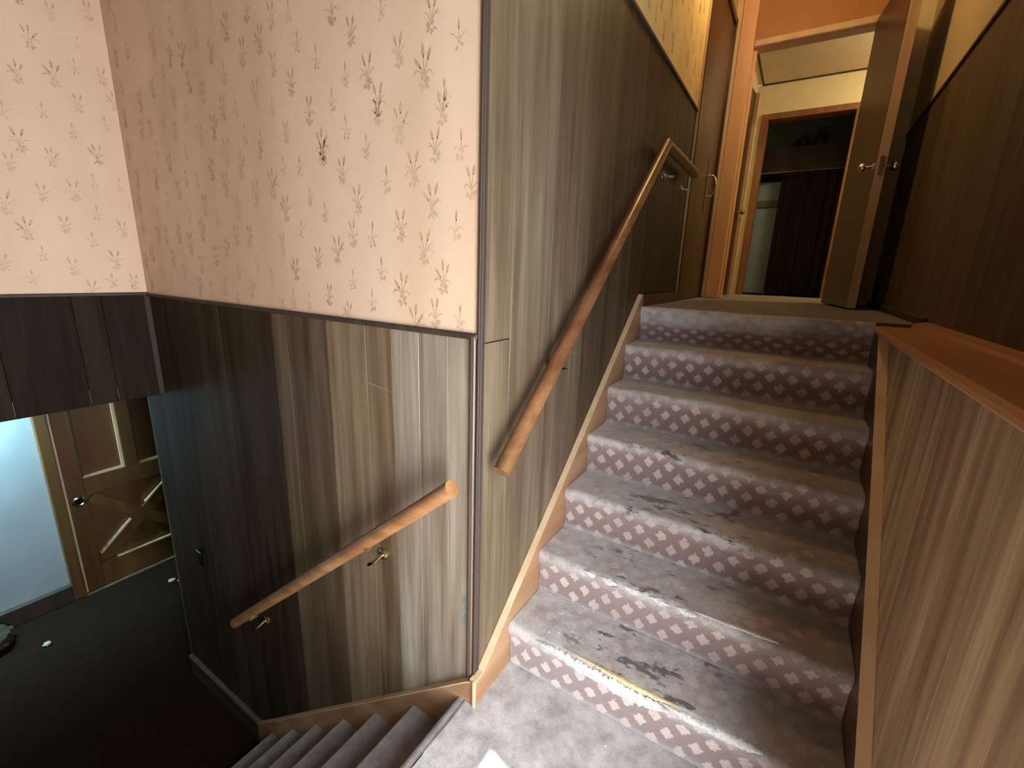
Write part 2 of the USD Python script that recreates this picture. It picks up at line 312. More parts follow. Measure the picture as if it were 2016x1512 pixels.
plain('hall_carpet', (.016, .008, .005), .97, var=.3, scale=30, bump=.5, spec=.04)

# ------------------------------------------------------------------ large structure
XB, YA = -.503, .688          # faces of the stair wall and of the back wall
XL = -1.989                   # face of the left wall
XR, XRL = .325, .235          # right wall above and below the ledge
ZL, ZM, ZH = -.109, -.99, -1.89   # upper landing, main landing, lower hall
ZC = 1.52
YE, YP = 2.96, 4.0            # end wall of the landing, back wall of the passage
XH = -3.2                     # hall door wall
GT = .009                     # plank thickness
def struct(name, m, material, **k): return obj(name, m, material, kind='structure', **k)

def grid_floor(x0, x1, y0, y1, z, t=.05, uvs=1.0, step=.06):
    """slab with a slightly uneven carpet top; uv in survey units."""
    nx, ny = max(2, int((x1 - x0) / step)), max(2, int((y1 - y0) / step))
    X, Y = np.meshgrid(np.linspace(x0, x1, nx + 1), np.linspace(y0, y1, ny + 1), indexing='ij')
    P = np.stack([X.ravel(), Y.ravel()], 1)
    Z = z - .0025 * meshkit.noise(np.c_[P * 9, np.zeros(len(P))], 3)
    v = np.c_[P, Z]; f = []
    for i in range(nx):
        for j in range(ny):
            a = i * (ny + 1) + j; b = a + ny + 1
            f += [[a, b, b + 1], [a, b + 1, a + 1]]
    k = len(v)
    c = np.array([[x0, y0, z - t], [x1, y0, z - t], [x1, y1, z - t], [x0, y1, z - t], [x0, y0, z - .001], [x1, y0, z - .001], [x1, y1, z - .001], [x0, y1, z - .001]])
    v = np.vstack([v, c])
    f += [[k, k + 2, k + 1], [k, k + 3, k + 2]]
    for a, b in ((0, 1), (1, 2), (2, 3), (3, 0)): f += [[k + a, k + b, k + 4 + b], [k + a, k + 4 + b, k + 4 + a]]
    return v, np.array(f), v[:, :2].copy()
v, f, uv = grid_floor(-.541 + .029, XRL + .3, -.92, .835, ZM); uv[:, 1] = .1 * NPH + .0 * uv[:, 1] if False else uv[:, 1]
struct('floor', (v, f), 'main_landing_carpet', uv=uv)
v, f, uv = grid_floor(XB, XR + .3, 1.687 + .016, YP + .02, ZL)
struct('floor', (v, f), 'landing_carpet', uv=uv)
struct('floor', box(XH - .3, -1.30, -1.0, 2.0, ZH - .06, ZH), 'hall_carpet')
struct('ceiling', box(-2.2, .46, -1.0, YE + .06, ZC, ZC + .05), 'ceiling_board')
struct('ceiling', box(XH - .3, XL - .002, -1.0, 2.0, -.487, -.44), 'ceiling_board')

def plank_x(x0, x1, yf, z0, z1, t=GT, c=.0008, g=.0005):      # plank on a wall that faces -y
    x0 += g; x1 -= g
    return prism([(x0, yf + t), (x0, yf + c), (x0 + c, yf), (x1 - c, yf), (x1, yf + c), (x1, yf + t)], 'z', z0, z1)
def plank_y(y0, y1, xf, s, z0, z1, t=GT, c=.0008, g=.0005):   # plank on a wall that faces +x (s=1) or -x (s=-1)
    y0 += g; y1 -= g
    return prism([(xf - s * t, y0), (xf - s * c, y0), (xf, y0 + c), (xf, y1 - c), (xf - s * c, y1), (xf - s * t, y1)], 'z', z0, z1)
def cuts(a, b, given, rng, lo=.065, hi=.15):
    """plank joints from a to b through the given ones."""
    out = [a]
    for g in sorted(given) + [b]:
        while g - out[-1] > hi * 1.25:
            out.append(out[-1] + rng.uniform(lo, hi))
        if g - out[-1] < .02 and len(out) > 1: out[-1] = g
        else: out.append(g)
    return out
rng = random.Random(5)

# back wall: panelling below the chair rail, wallpaper above
ZD = -.123
wb = thing('wall_back', (-1.3, YA, ZH), kind='structure')
obj('wall_core', [box(XL - .2, XB - .004, YA + GT, YA + .12, ZD, ZC), box(-2.145, XB - .004, YA + GT + .002, YA + .12, ZH, ZD)], 'groove_backing', wb)
obj('wallpaper', box(XL, XB + .0005, YA - .0005, YA + GT, ZD + .004, ZC), 'wallpaper', wb, label='cream wallpaper printed with sprigs of wheat')
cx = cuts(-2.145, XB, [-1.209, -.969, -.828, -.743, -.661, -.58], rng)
for a, b in zip(cx[:-1], cx[1:]): obj('plank', plank_x(a, b, YA, ZH, ZD), 'panelling_shaded' if b < -1.2 else 'panelling_brown' if b < -.95 else 'panelling' if b < -.72 else 'panelling_pale_lit', wb)  # planks darken away from the corner, light falloff painted into their tones
obj('end_panel', prism([(-2.145 - .009, YA), (-2.145, YA), (-2.145, YA + .13), (-2.154, YA + .13)], 'z', ZH, -.49), 'panelling', wb)

# stair wall: planks run to the upper chair rail, wallpaper above it
ZU = .721
wi = thing('wall_inner', (XB, 1.9, ZM), kind='structure')
obj('wall_core', [box(XB - .11, XB - GT - .001, YA + .13, 2.30, -1.2, ZC), box(XB - .11, XB - GT - .001, 2.30, YE + .06, 1.30, ZC), box(XB - .11, XB - GT - .001, 2.30, YE, -1.2, ZL)], 'groove_backing', wi)
obj('wallpaper', [box(XB - GT, XB + .0004, YA + .02, 2.300, ZU + .002, ZC), box(XB - GT, XB + .0004, 2.300, YE, 1.332, ZC)], 'wallpaper_upper', wi, label='yellowed wallpaper above the upper chair rail')
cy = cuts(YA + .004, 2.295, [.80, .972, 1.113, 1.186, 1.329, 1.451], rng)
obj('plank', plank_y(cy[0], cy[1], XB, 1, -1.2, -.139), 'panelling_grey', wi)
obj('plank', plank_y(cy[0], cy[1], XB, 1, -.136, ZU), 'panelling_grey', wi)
for a, b in zip(cy[1:-1], cy[2:]): obj('plank', plank_y(a, b, XB, 1, -1.2, ZU), 'panelling_grey' if b < 1.12 else 'panelling_warm' if b < 1.34 else 'panelling_dim' if b < 1.62 else 'panelling_dimmer', wi)  # planks step darker up the stairs, dimming light painted into their tones

# left wall: a header over the way to the hall
wl = thing('wall_left', (XL, .2, -.49), kind='structure')
obj('wall_core', box(XL - .14, XL - GT - .001, -1.0, YA + .02, -.49, ZC), 'groove_backing', wl)
obj('wallpaper', box(XL - GT, XL + .0005, -1.0, YA, -.119, ZC), 'wallpaper', wl, label='cream wallpaper printed with sprigs of wheat')
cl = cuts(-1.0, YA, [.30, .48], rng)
for a, b in zip(cl[:-1], cl[1:]): obj('plank', plank_y(a, b, XL, 1, -.495, -.119), 'panelling_deep_shade', wl)  # header takes the darkest copy, its shade put into the colour

# right wall: low panelled wall beside the stairs, a ledge, and the recessed wall above with its window
WY0, WY1, WZ0, WZ1 = -.18, .44, ZM, .42     # opening of the entrance door
wr = thing('wall_right', (XR, 1.5, ZM), kind='structure')
def wall_pieces(x0, x1, z0, z1):
    return [box(x0, x1, -1.0, WY0, z0, z1), box(x0, x1, WY1, YE + .1, z0, z1), box(x0, x1, WY0, WY1, WZ1, z1)]
ZDR = .685
obj('wall_core', wall_pieces(XR + GT + .001, XR + .06, -1.1, ZC), 'groove_backing', wr)
obj('wallpaper', [box(XR - .0004, XR + GT, -1.0, WY0, ZDR, ZC), box(XR - .0004, XR + GT, WY0, YE + .02, ZDR, ZC)], 'wallpaper_shaded', wr, label='yellow wallpaper above the chair rail, shade put into its colour')
cr = cuts(WY1, YE + .02, [], rng)
for a, b in zip(cr[:-1], cr[1:]): obj('plank', plank_y(a, b, XR, -1, ZL - .02, ZDR), 'panelling_brown', wr)
cr = cuts(-1.0, WY0, [], rng)
for a, b in zip(cr[:-1], cr[1:]): obj('plank', plank_y(a, b, XR, -1, ZM, ZDR), 'panelling', wr)
cr = cuts(WY0, WY1, [], rng)
for a, b in zip(cr[:-1], cr[1:]): obj('plank', plank_y(a, b, XR, -1, WZ1, ZDR), 'panelling', wr)
wr2 = thing('wall_right', (XRL, .7, ZM), kind='structure')
obj('wall_core', box(XRL + GT + .001, XR + .06, WY1 + .001, 1.70, -1.2, -.135), 'groove_backing', wr2)
cr = cuts(WY1 + .012, 1.70, [.555, .63], rng)
for a, b in zip(cr[:-1], cr[1:]): obj('plank', plank_y(a, b, XRL, -1, -1.2, -.135), 'panelling_light', wr2)

# walls out of the photograph that close the stairwell
struct('wall_front', [box(-.60, .5, -1.0, -.93, -1.1, ZC), box(-2.1, -.60, -.38, -.335, ZH, ZC), box(-2.14, -2.0, -.38, .05, ZH, -.49), box(-.62, -.56, -.95, -.33, -1.1, ZC)], 'panelling')  # the stub toward the hall is added to keep hall light off the stairs
# end wall of the landing: wooden casing, transom panel, wall right of the doorway
we = thing('wall_end', (-.1, YE, ZL), kind='structure')
obj('wall_core', [box(.215, XR + .3, YE, YE + .10, ZL, ZC), box(XB - .1, -.42, YE + .012, YE + .10, ZL, ZC), box(-.42, .215, YE + .03, YE + .08, 1.21, ZC)], 'cream_paint', we)
# passage behind the doorway
struct('wall_passage', [box(-.70, -.415, YP, YP + .1, ZL, 1.36), box(.18, 1.2, YP, YP + .1, ZL, 1.36), box(-.415, .18, YP, YP + .1, 1.158, 1.36),
                        box(-.53, -.47, 3.66, YP, ZL, 1.36), box(-.66, -.60, YE + .1, 3.66, ZL, 1.36), box(-.60, -.47, YE + .1, 3.66, 1.215, 1.36), box(1.15, 1.2, YE, YP, ZL, 1.36), box(.455, 1.2, YE + .02, YE + .10, ZL - .05, 1.40)], 'cream_paint')
cp = thing('ceiling_passage', (0, 3.5, 1.36), kind='structure')
obj('panel', box(-.66, -.442, YE + .1, YP, 1.36, 1.40, .003), 'ceiling_paint', cp)
obj('panel', box(-.434, 1.2, YE + .1, YP, 1.36, 1.40, .003), 'ceiling_paint', cp)
obj('seam_batten', box(-.4425, -.4335, YE + .1, YP, 1.357, 1.37), 'trim_dark', cp)
obj('cornice_batten', box(-.442, 1.15, YP - .011, YP, 1.352, 1.361), 'trim_dark', cp)
struct('floor', box(XRL + .3, 1.2, -.6, .9, ZM - .05, ZM - .01), 'pale_board')
struct('floor', box(XR + .3, 1.2, YE, YP + .1, ZL - .05, ZL - .001), 'landing_carpet')
# store room seen through the second doorway
struct('wall_store', [box(-.75, .6, 4.78, 4.84, ZL - .04, 1.4), box(-.75, -.70, YP + .1, 4.8, ZL - .04, 1.4), box(.6, .65, YP + .1, 4.8, ZL - .04, 1.4), box(-.75, .65, YP + .1, 4.84, 1.36, 1.42)], 'dark_plaster')
struct('floor', box(-.75, .65, YP - .03, 4.84, ZL - .05, ZL - .003), 'hall_carpet')
# lower hall
hw = thing('wall_hall', (XH, .3, ZH), kind='structure')
obj('wall_core', [box(XH - .12, XH - .02, -1.0, .555, ZH, -.44), box(XH - .12, XH - .02, 1.26, 2.0, ZH, -.44)], 'hall_paint', hw)
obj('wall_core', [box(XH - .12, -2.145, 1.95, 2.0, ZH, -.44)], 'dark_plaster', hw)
HX0, HX1, HZ0, HZ1 = -2.85, -2.25, -.98, -.53
obj('wall_core', [box(XH - .12, HX0, -1.0, -.94, ZH, -.44), box(HX1, -1.9, -1.0, -.94, ZH, -.44), box(HX0, HX1, -1.0, -.94, ZH, HZ0), box(HX0, HX1, -1.0, -.94, HZ1, -.44)], 'trim_mid', hw)
obj('wall_core', box(-2.15, -2.03, -1.0, -.33, ZH, -.49), 'trim_mid', hw)
obj('wall_core', box(-2.05, -2.00, YA + .13, 2.0, ZH, -.44), 'groove_backing', hw)
struct('baseboard_hall', box(XH - .02, XH + .012, -.94, .545, ZH, ZH + .10, .004), 'trim_dark')

# ------------------------------------------------------------------ trims
TR = .012
trim_n = [0]
def trim(m, material, label=None, cat=None):
    trim_n[0] += 1
    return struct(f'trim_{trim_n[0]}', m, material, label=label)
trim(box(XL, XB - .001, YA - .007, YA + .002, ZD - .006, ZD + .006, .002), 'trim_dark', 'thin dark chair rail under the wallpaper of the wall facing us')
trim(box(XL - .002, XL + .007, -1.0, YA, -.125, -.114, .002), 'trim_dark', 'thin dark chair rail of the left wall')
trim(box(XB - .002, XB + .007, YA + .02, 2.300, ZU - .006, ZU + .006, .002), 'trim_dark', 'thin dark chair rail rising to the landing door, upper stair wall')
trim(box(XR - .007, XR + .002, WY1, YE, ZDR - .006, ZDR + .006, .002), 'trim_dark', 'thin dark chair rail of the right wall')
# corner mouldings where the back wall turns into the stair wall
trim(box(XB - .016, XB - .004, YA - .008, YA, -.93, ZD + .002, .002), 'trim_mid', 'brown edge strip of the panelling at the outer corner')
trim([box(XB - .0005, XB + .0045, YA - .006, YA + .002, -.93, ZC, .001)], 'trim_dark', 'full height corner bead of the stair wall')
trim([box(XB - .001, XB + .004, YA + .003, YA + .014, -.93, ZC, .001)], 'trim_dark', 'dark full height strip beside the corner bead')
# inside corner, back wall and left wall
trim(prism([(XL, YA), (XL + .012, YA), (XL, YA - .012)], 'z', -.49, -.125), 'trim_dark')

# ledge on the right
ld = thing('trim_ledge', (.26, .8, -.12), kind='structure', label='red-brown wooden ledge capping the low right wall')
obj('cap', box(.200, .298, WY1 + .005, 1.655, -.134, -.115, .006), 'ledge_wood', ld)
obj('shoe_moulding', prism([(.292, -.117), (.325, -.117), (.325, -.098), (.303, -.1035), (.296, -.109)], 'y', WY1 + .005, 1.70), 'ledge_wood', ld)
struct('baseboard_right', box(.312, XR + .001, 1.70, YE, ZL - .004, -.085, .004), 'trim_dark')
struct('baseboard_left', box(XB - .002, XB + .016, 1.705, 2.29, ZL - .004, -.068, .003), 'door_dark', label='dark baseboard on the upper landing')

# window in the right wall (just outside the picture) and hall window
def window(n, axis, a0, a1, z0, z1, p0, p1, label, ft=.03):
    w = thing(n, ((p0 + p1) / 2, (a0 + a1) / 2, z0) if axis == 'y' else ((a0 + a1) / 2, (p0 + p1) / 2, z0), kind='structure', label=label)
    def bx(a, b, c, d, q0=p0, q1=p1, bev=.003):
        return box(q0, q1, a, b, c, d, bev) if axis == 'y' else box(a, b, q0, q1, c, d, bev)
    fr = .03
    obj('frame', [bx(a0, a0 + fr, z0, z1), bx(a1 - fr, a1, z0, z1), bx(a0 + fr, a1 - fr, z0, z0 + fr), bx(a0 + fr, a1 - fr, z1 - ft, z1)], 'white_enamel', w)
    mid = (p0 + p1) / 2
    obj('muntin', bx(a0 + fr, a1 - fr, (z0 + z1) / 2 - .008, (z0 + z1) / 2 + .008, mid - .008, mid + .008), 'white_enamel', w)
    obj('pane', bx(a0 + fr, a1 - fr, z0 + fr, (z0 + z1) / 2 - .008, mid - .002, mid + .002, 0), 'window_glass', w)
    obj('pane', bx(a0 + fr, a1 - fr, (z0 + z1) / 2 + .008, z1 - ft, mid - .002, mid + .002, 0), 'window_glass', w)
window('door_5', 'y', WY0, WY1, WZ0, WZ1, XR - .005, XR + .025, 'white glazed entrance door in the right wall', .085)
struct('door_lining', [box(XRL - .01, XR + .06, WY1 + .0005, WY1 + .012, ZM, WZ1, .002)], 'white_enamel')
window('window_1', 'x', HX0, HX1, HZ0, HZ1, -.99, -.95, 'white hall window')

# ------------------------------------------------------------------ staircases
def step_profile(yb, zt, yn, z_next):
    """(run, height) points of one carpeted step seen from the side: tread back -> nosing -> riser bottom."""
    P = [(yb, zt), (yb - .004, zt + .0005)]
    r = .015
    for k in np.linspace(.15, .85, 4): P.append((yb + (yn + r - yb) * k, zt - .0012 * math.sin(k * 3.1)))
    for t in np.linspace(0, 1, 7): P.append((yn + r - r * math.sin(t * math.pi / 2) , zt - r + r * math.cos(t * math.pi / 2)))
    P += [(yn + .0025, zt - .030), (yn + .009, zt - .045)]
    for k in np.linspace(.3, .9, 3): P.append((yn + .009 + .004 * k, zt - .045 + (z_next - zt + .045) * k))
    P.append((yn + .013, z_next))
    return np.array(P)
def step_mesh(prof, w0, w1, back, swap, k, seed):
    """prof: (run, z); extruded over the width w0..w1; swap: run is -x instead of y."""
    n = 28; ws = np.linspace(w0, w1, n + 1); L = np.r_[0, np.cumsum(np.hypot(*np.diff(prof, axis=0).T))]
    L = L / L[-1] * NPH + k * NPH
    V, UV = [], []
    for w in ws:
        nz = meshkit.noise(np.c_[np.full(len(prof), w * 14), prof * 14], seed) - .5
        edge = min(1, min(w - w0, w1 - w) / .03)
        d = nz * .006 * np.r_[0, np.ones(len(prof) - 2), 0] * edge
        for (a, z), l, dd in zip(prof, L, d):
            V.append((a + dd * .6, w, z + dd)); UV.append((w, l))
    m = len(prof); F = []
    for i in range(n):
        for j in range(m - 1):
            a = i * m + j; b = a + m
            F += [[a, a + 1, b + 1], [a, b + 1, b]]
    base = len(V)
    for i, w in ((0, w0), (n, w1)):          # side cheeks, with their own vertices
        st = len(V)
        for j in range(m): V.append(V[i * m + j]); UV.append(UV[i * m + j])
        V.append((back, w, prof[0][1] - .012)); UV.append((w, k * NPH)); V.append((back, w, prof[-1][1])); UV.append((w, k * NPH))
        c = st + m
        poly = list(range(st, st + m)) + [c + 1, c]
        for j in range(1, m - 1 + 1):
            if j + 1 < len(poly): F.append([poly[-1], poly[j - 1], poly[j]] if i else [poly[-1], poly[j], poly[j - 1]])
        F.append([c, st + m - 1, c + 1] if i else [c, c + 1, st + m - 1])
    V = np.array(V); F = np.array(F)
    if swap: V = np.c_[V[:, 0] * -1 * -1, V[:, 1], V[:, 2]]; V = V[:, [0, 1, 2]]
    else: V = V[:, [1, 0, 2]]; F = F[:, ::-1]
    return V, F, np.array(UV)
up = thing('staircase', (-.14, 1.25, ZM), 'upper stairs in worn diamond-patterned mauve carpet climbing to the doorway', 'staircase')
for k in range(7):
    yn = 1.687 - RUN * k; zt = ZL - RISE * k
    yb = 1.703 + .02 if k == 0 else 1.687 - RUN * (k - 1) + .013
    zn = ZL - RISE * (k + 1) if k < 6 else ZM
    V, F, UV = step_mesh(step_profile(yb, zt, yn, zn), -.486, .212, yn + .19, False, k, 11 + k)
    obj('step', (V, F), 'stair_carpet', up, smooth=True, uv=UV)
# skirt boards (stringers) with a pale bevelled top edge
sl = RISE / RUN
def skirt_poly(ytop, z_at, y_end, below, kink=None):
    pass
top = [(.671, -.922), (.702, -.920), (1.024, -.645), (1.690, -.068)]
low = [(1.715, -.068), (1.715, -1.1), (.671, -1.1)]
obj('skirt_board', prism(top + low, 'x', XB + .001, -.487), 'skirt_wood', up, label='orange-brown skirt board along the stair wall')
ew = .0155
def band(pts, axis, lo, hi, t=.0035):
    up_ = [(a, b + t) for a, b in pts]
    return prism(pts + up_[::-1], axis, lo, hi)
obj('skirt_edge', band(top, 'x', XB + .001, -.4855), 'casing_pale', up, label='pale top edge of the left skirt board')
rt = [(.50, -1.085), (.822, -.808), (1.189, -.487), (1.62, -.128)]
obj('skirt_board', prism([(.5, -1.1)] + rt + [(1.70, -.128), (1.70, -1.1)], 'x', .2125, XRL - .001), 'door_dark', up, label='dark skirt board along the low right wall')
obj('skirt_edge', band(rt, 'x', .2120, XRL - .0005), 'casing_pale', up, label='pale top edge of the right skirt board')
# torn carpet on two nosings
def fray(pts, width, yn, zt, seed, thick=.004):
    """ragged torn strip hugging a nosing: pts = [(x, half width factor)]"""
    r = random.Random(seed); V = []; F = []
    xs = np.arange(pts[0][0], pts[-1][0], .0035)
    arc = np.linspace(-.35, 1.15, 9)
    for i, x in enumerate(xs):
        wv = np.interp(x, [p[0] for p in pts], [p[1] for p in pts]) * (0.75 + .5 * r.random())
        s0 = np.interp(x, [p[0] for p in pts], [p[2] for p in pts])
        for t in np.linspace(-1, 1, 7):
            s = s0 + t * wv                                   # distance over the nosing, 0 = edge of the tread
            if s < 0: p = (yn + .015 - s, zt + .0005)
            elif s < .0235: a = s / .0235 * math.pi / 2; p = (yn + .015 - .015 * math.sin(a), zt - .015 + .015 * math.cos(a))
            else: p = (yn + (s - .0235) * .16, zt - .015 - (s - .0235))
            bump = thick * (1 - t * t) * (.5 + r.random()) + .0006
            nrm = np.array([-.6, .8])
            V.append((x, p[0] + nrm[0] * bump - .002, p[1] + nrm[1] * bump * .6))
    n = 7
    for i in range(len(xs) - 1):
        for j in range(n - 1):
            a = i * n + j; F += [[a, a + 1, a + n + 1], [a, a + n + 1, a + n]]
    return np.array(V), np.array(F)[:, ::-1]
def nose(k): return 1.687 - RUN * k, ZL - RISE * k
y5, z5 = nose(5); y6, z6 = nose(6)
for a, b in ((-.352, -.318), (-.305, -.262), (-.248, -.200), (-.186, -.135), (-.125, -.075)):
    m = (a + b) / 2
    obj('torn_tuft', fray([(a, .0015, .012), (m, .0105, .015), (b, .0015, .014)], 0, y5, z5, int(a * -1000)), 'frayed_backing', up, smooth=True)
obj('torn_tuft', fray([(-.085, .002, .006), (-.02, .0050, .004), (.05, .0055, .002), (.085, .002, .002)], 0, y5, z5, 77), 'frayed_backing', up, smooth=True)
obj('torn_tuft', fray([(-.40, .002, .016), (-.34, .012, .022), (-.30, .016, .030), (-.25, .014, .030), (-.20, .021, .034), (-.15, .018, .032), (-.11, .010, .026), (-.085, .002, .02)], 0, y6, z6, 5, .006), 'frayed_backing', up, smooth=True)
obj('torn_tuft', fray([(-.10, .002, .012), (-.05, .008, .016), (.01, .009, .014), (.06, .007, .012), (.085, .002, .01)], 0, y6, z6, 8), 'frayed_backing', up, smooth=True)
obj('bare_nosing', fray([(-.335, .001, .002), (-.27, .0035, .004), (-.20, .0065, .006), (-.12, .0065, .006), (-.085, .003, .004), (-.07, .001, .003)], 0, y6, z6, 9, .005), 'straw_underlay', up, smooth=True)

dn = thing('staircase', (-1.1, .2, ZH), 'lower stairs in plain trodden grey-mauve carpet going down to the dark hall', 'staircase')
LRUN, LRISE = .1535, .1286
for k in range(7):
    xn = -.541 - LRUN * k; zt = ZM - LRISE * k
    prof = step_profile(.016, 0, -.0, -LRISE) if False else None
    xb = xn + .03 if k == 0 else xn + LRUN + .0 - .013
    P = step_profile(-(xb), zt, -(xn), zt - LRISE)      # placeholder orientation, mirrored below
    # build along +run then mirror: run r = x
    r0 = step_profile(xb, zt, xn, zt - LRISE if k < 6 else ZH)
    V, F, UV = step_mesh(r0, -.33, .672, xn + .19, True, k, 31 + k)
    obj('step', (V, F), 'lower_stair_carpet', dn, smooth=True, uv=UV)
topA = [(-.489, -.922), (-.516, -.940), (-.881, -1.240), (-1.505, -1.752), (-1.56, -1.795)]
obj('skirt_board', prism(topA + [(-1.56, -1.95), (-.489, -1.95)], 'y', .672, YA), 'skirt_wood_across', dn, label='orange-brown skirt board along the lower stairs')
obj('skirt_edge', band(topA, 'y', .6715, YA), 'casing_pale', dn, label='pale top edge of the lower skirt board')
obj('corner_block', box(-.4935, -.4855, .6665, .6735, -1.0, -.9185, .0015), 'casing_pale', dn, label='pale corner edge of the skirt boards')
bh = thing('baseboard_back', (-1.8, .67, ZH), kind='structure')
obj('board', box(-2.14, -1.555, .674, YA, ZH, -1.795, .002), 'trim_dark', bh)
obj('cap', box(-2.14, -1.555, .670, YA, -1.797, -1.785, .002), 'trim_mid', bh)

# ------------------------------------------------------------------ handrails
def bracket(parent, wall, rail, normal, metal='brass'):
    """brass rail bracket: rosette on the wall, bent arm, saddle under the rail."""
    wall, rail, nrm = np.array(wall, float), np.array(rail, float), np.array(normal, float)
    ax = {(1, 0): 'x', (0, -1): '-y'}[(int(nrm[0]), int(nrm[1]))]
    br = obj('bracket', [lathe([(0, -.002), (.016, -.002), (.016, .003), (.010, .008), (0, .008)], wall, ax, 16)], metal, parent, smooth=35)
    k1 = wall + nrm * .012; k2 = np.array([rail[0], rail[1], wall[2]]) + nrm * .0; k3 = rail - [0, 0, .016]
    obj('arm', tube([wall, k1, (k1 + k2) / 2 - [0, 0, .006], k2 - [0, 0, .002], k3], [.005, .0052, .0055, .0055, .0055], 10), metal, br, smooth=True)
    obj('saddle', box(rail[0] - .014, rail[0] + .014, rail[1] - .014, rail[1] + .014, rail[2] - .020, rail[2] - .0155, .002), metal, br)
def rail_section(r):
    """handrail outline: round with a flat back and a soft top"""
    th = np.arange(20) / 20 * 2 * np.pi
    x = r * np.cos(th); z = r * 1.08 * np.sin(th); x = np.maximum(x, -.86 * r)
    return np.stack([x, z], 1)
def rail(path, sec, up_, lateral):
    """sweep the outline along a polyline with mitred joints and square cut ends; lateral = away from the wall"""
    P = np.asarray(path, float); lat = np.asarray(lateral, float); V = []
    n = len(sec)
    for i, p in enumerate(P):
        if i == 0: t = P[1] - P[0]
        elif i == len(P) - 1: t = P[-1] - P[-2]
        else:
            a = (P[i] - P[i - 1]) / np.linalg.norm(P[i] - P[i - 1]); b = (P[i + 1] - P[i]) / np.linalg.norm(P[i + 1] - P[i]); t = a + b
        t = t / np.linalg.norm(t); w = np.cross(lat, t); w *= np.sign(w[2])
        sc = 1.0
        if 0 < i < len(P) - 1: sc = 1 / max(.5, np.dot(t, b))
        V += [p + lat * s[0] + w * s[1] * sc for s in sec]
    V = np.array(V); F = []
    for i in range(len(P) - 1):
        for j in range(n):
            k = (j + 1) % n; F += [[i * n + j, i * n + k, (i + 1) * n + k], [i * n + j, (i + 1) * n + k, (i + 1) * n + j]]
    c = len(V); V = np.vstack([V, P[0], P[-1]])
    for j in range(n):
        k = (j + 1) % n; F += [[c, k, j], [c + 1, (len(P) - 1) * n + j, (len(P) - 1) * n + k]]
    m = trimesh.Trimesh(V, F, process=False)
    if m.volume < 0: m.invert()
    return m
sec = rail_section(.0175)
hb = thing('handrail', (-.47, 1.3, -.2), 'long varnished handrail climbing the upper stair wall, level at its top end', 'handrail')
obj('rail', rail([(-.455, .705, -.398), (-.455, 1.692, .440), (-.455, 2.177, .440)], sec, None, (1, 0, 0)), 'rail_wood', hb, smooth=30)
bracket(hb, (XB, 1.86, .375), (-.455, 1.86, .440), (1, 0, 0), 'chrome')
bracket(hb, (XB, 2.16, .375), (-.455, 2.16, .440), (1, 0, 0), 'chrome')
bracket(hb, (XB, .985, -.225), (-.455, .985, -.160), (1, 0, 0))
bracket(hb, (XB, 1.50, .213), (-.455, 1.50, .277), (1, 0, 0))
ha = thing('handrail', (-1.0, .66, -.9), 'short varnished handrail slanting down the lower panelled wall', 'handrail')
obj('rail', rail([(-1.553, .640, -1.280), (-.530, .640, -.430)], rail_section(.0165), None, (0, -1, 0)), 'rail_wood_across', ha, smooth=30)
for x in (-.795, -1.42):
    z = -.430 + (x + .53) * .831
    bracket(ha, (x, YA, z - .065), (x, .640, z), (0, -1, 0))

# ------------------------------------------------------------------ doors and casings of the upper landing
d2 = thing('door_2', (XB, 2.62, ZL), kind='structure', label='dark brown closed door in the left wall of the upper landing')
obj('casing', [box(XB - .03, XB + .014, 2.297, 2.325, ZL, 1.329, .003), box(XB - .03, XB + .014, 2.905, 2.945, ZL, 1.329, .003), box(XB - .03, XB + .014, 2.297, 2.945, 1.300, 1.331, .003)], 'door_dark', d2)
obj('casing_edge', box(XB - .001, XB + .010, 2.288, 2.2965, ZL + .04, 1.329, .002), 'door_edge', d2, label='thin pale edge of the door casing')
obj('slab', box(XB - .03, XB + .004, 2.325, 2.905, ZL + .004, 1.300, .003), 'door_dark', d2)
pl = obj('handle_plate', box(XB + .003, XB + .0075, 2.690, 2.712, .340, .606, .001), 'old_brass', d2)
def arc_path(c, ry, rz, n=14):
    t = np.linspace(-math.pi / 2, math.pi / 2, n)
    return np.stack([c[0] + ry * np.cos(t), np.full(n, c[1]), c[2] + rz * np.sin(t)], 1)
hp = np.vstack([[(XB + .006, 2.70, .425)], arc_path((XB + .026, 2.70, .476), .022, .051), [(XB + .006, 2.70, .527)]])
obj('handle', tube(hp, .0062, 10), 'chrome', pl, smooth=40, label='bright D-shaped pull handle')
# doorway in the end wall
dw = thing('door_frame', (-.1, YE, ZL), kind='structure', label='orange-brown wooden frame of the landing doorway')
obj('jamb', box(-.472, -.398, YE - .012, YE + .10, ZL, ZC - .005, .003), 'casing_wood', dw)
obj('jamb_edge', box(-.5025, -.4725, YE - .022, YE + .02, ZL, ZC - .005, .003), 'casing_pale', dw, label='pale edge strip of the left jamb')
obj('jamb_stop', box(-.398, -.385, YE + .03, YE + .07, ZL, 1.205, .002), 'casing_wood', dw)
obj('jamb', box(.150, .225, YE - .012, YE + .10, ZL, ZC - .005, .003), 'door_dark', dw)
obj('head', box(-.398, .205, YE + .000, YE + .10, 1.196, 1.228, .004), 'casing_pale', dw)
obj('transom_panel', box(-.398, .205, YE + .006, YE + .06, 1.228, ZC - .005), 'header_panel', dw, label='orange-brown panel above the doorway')
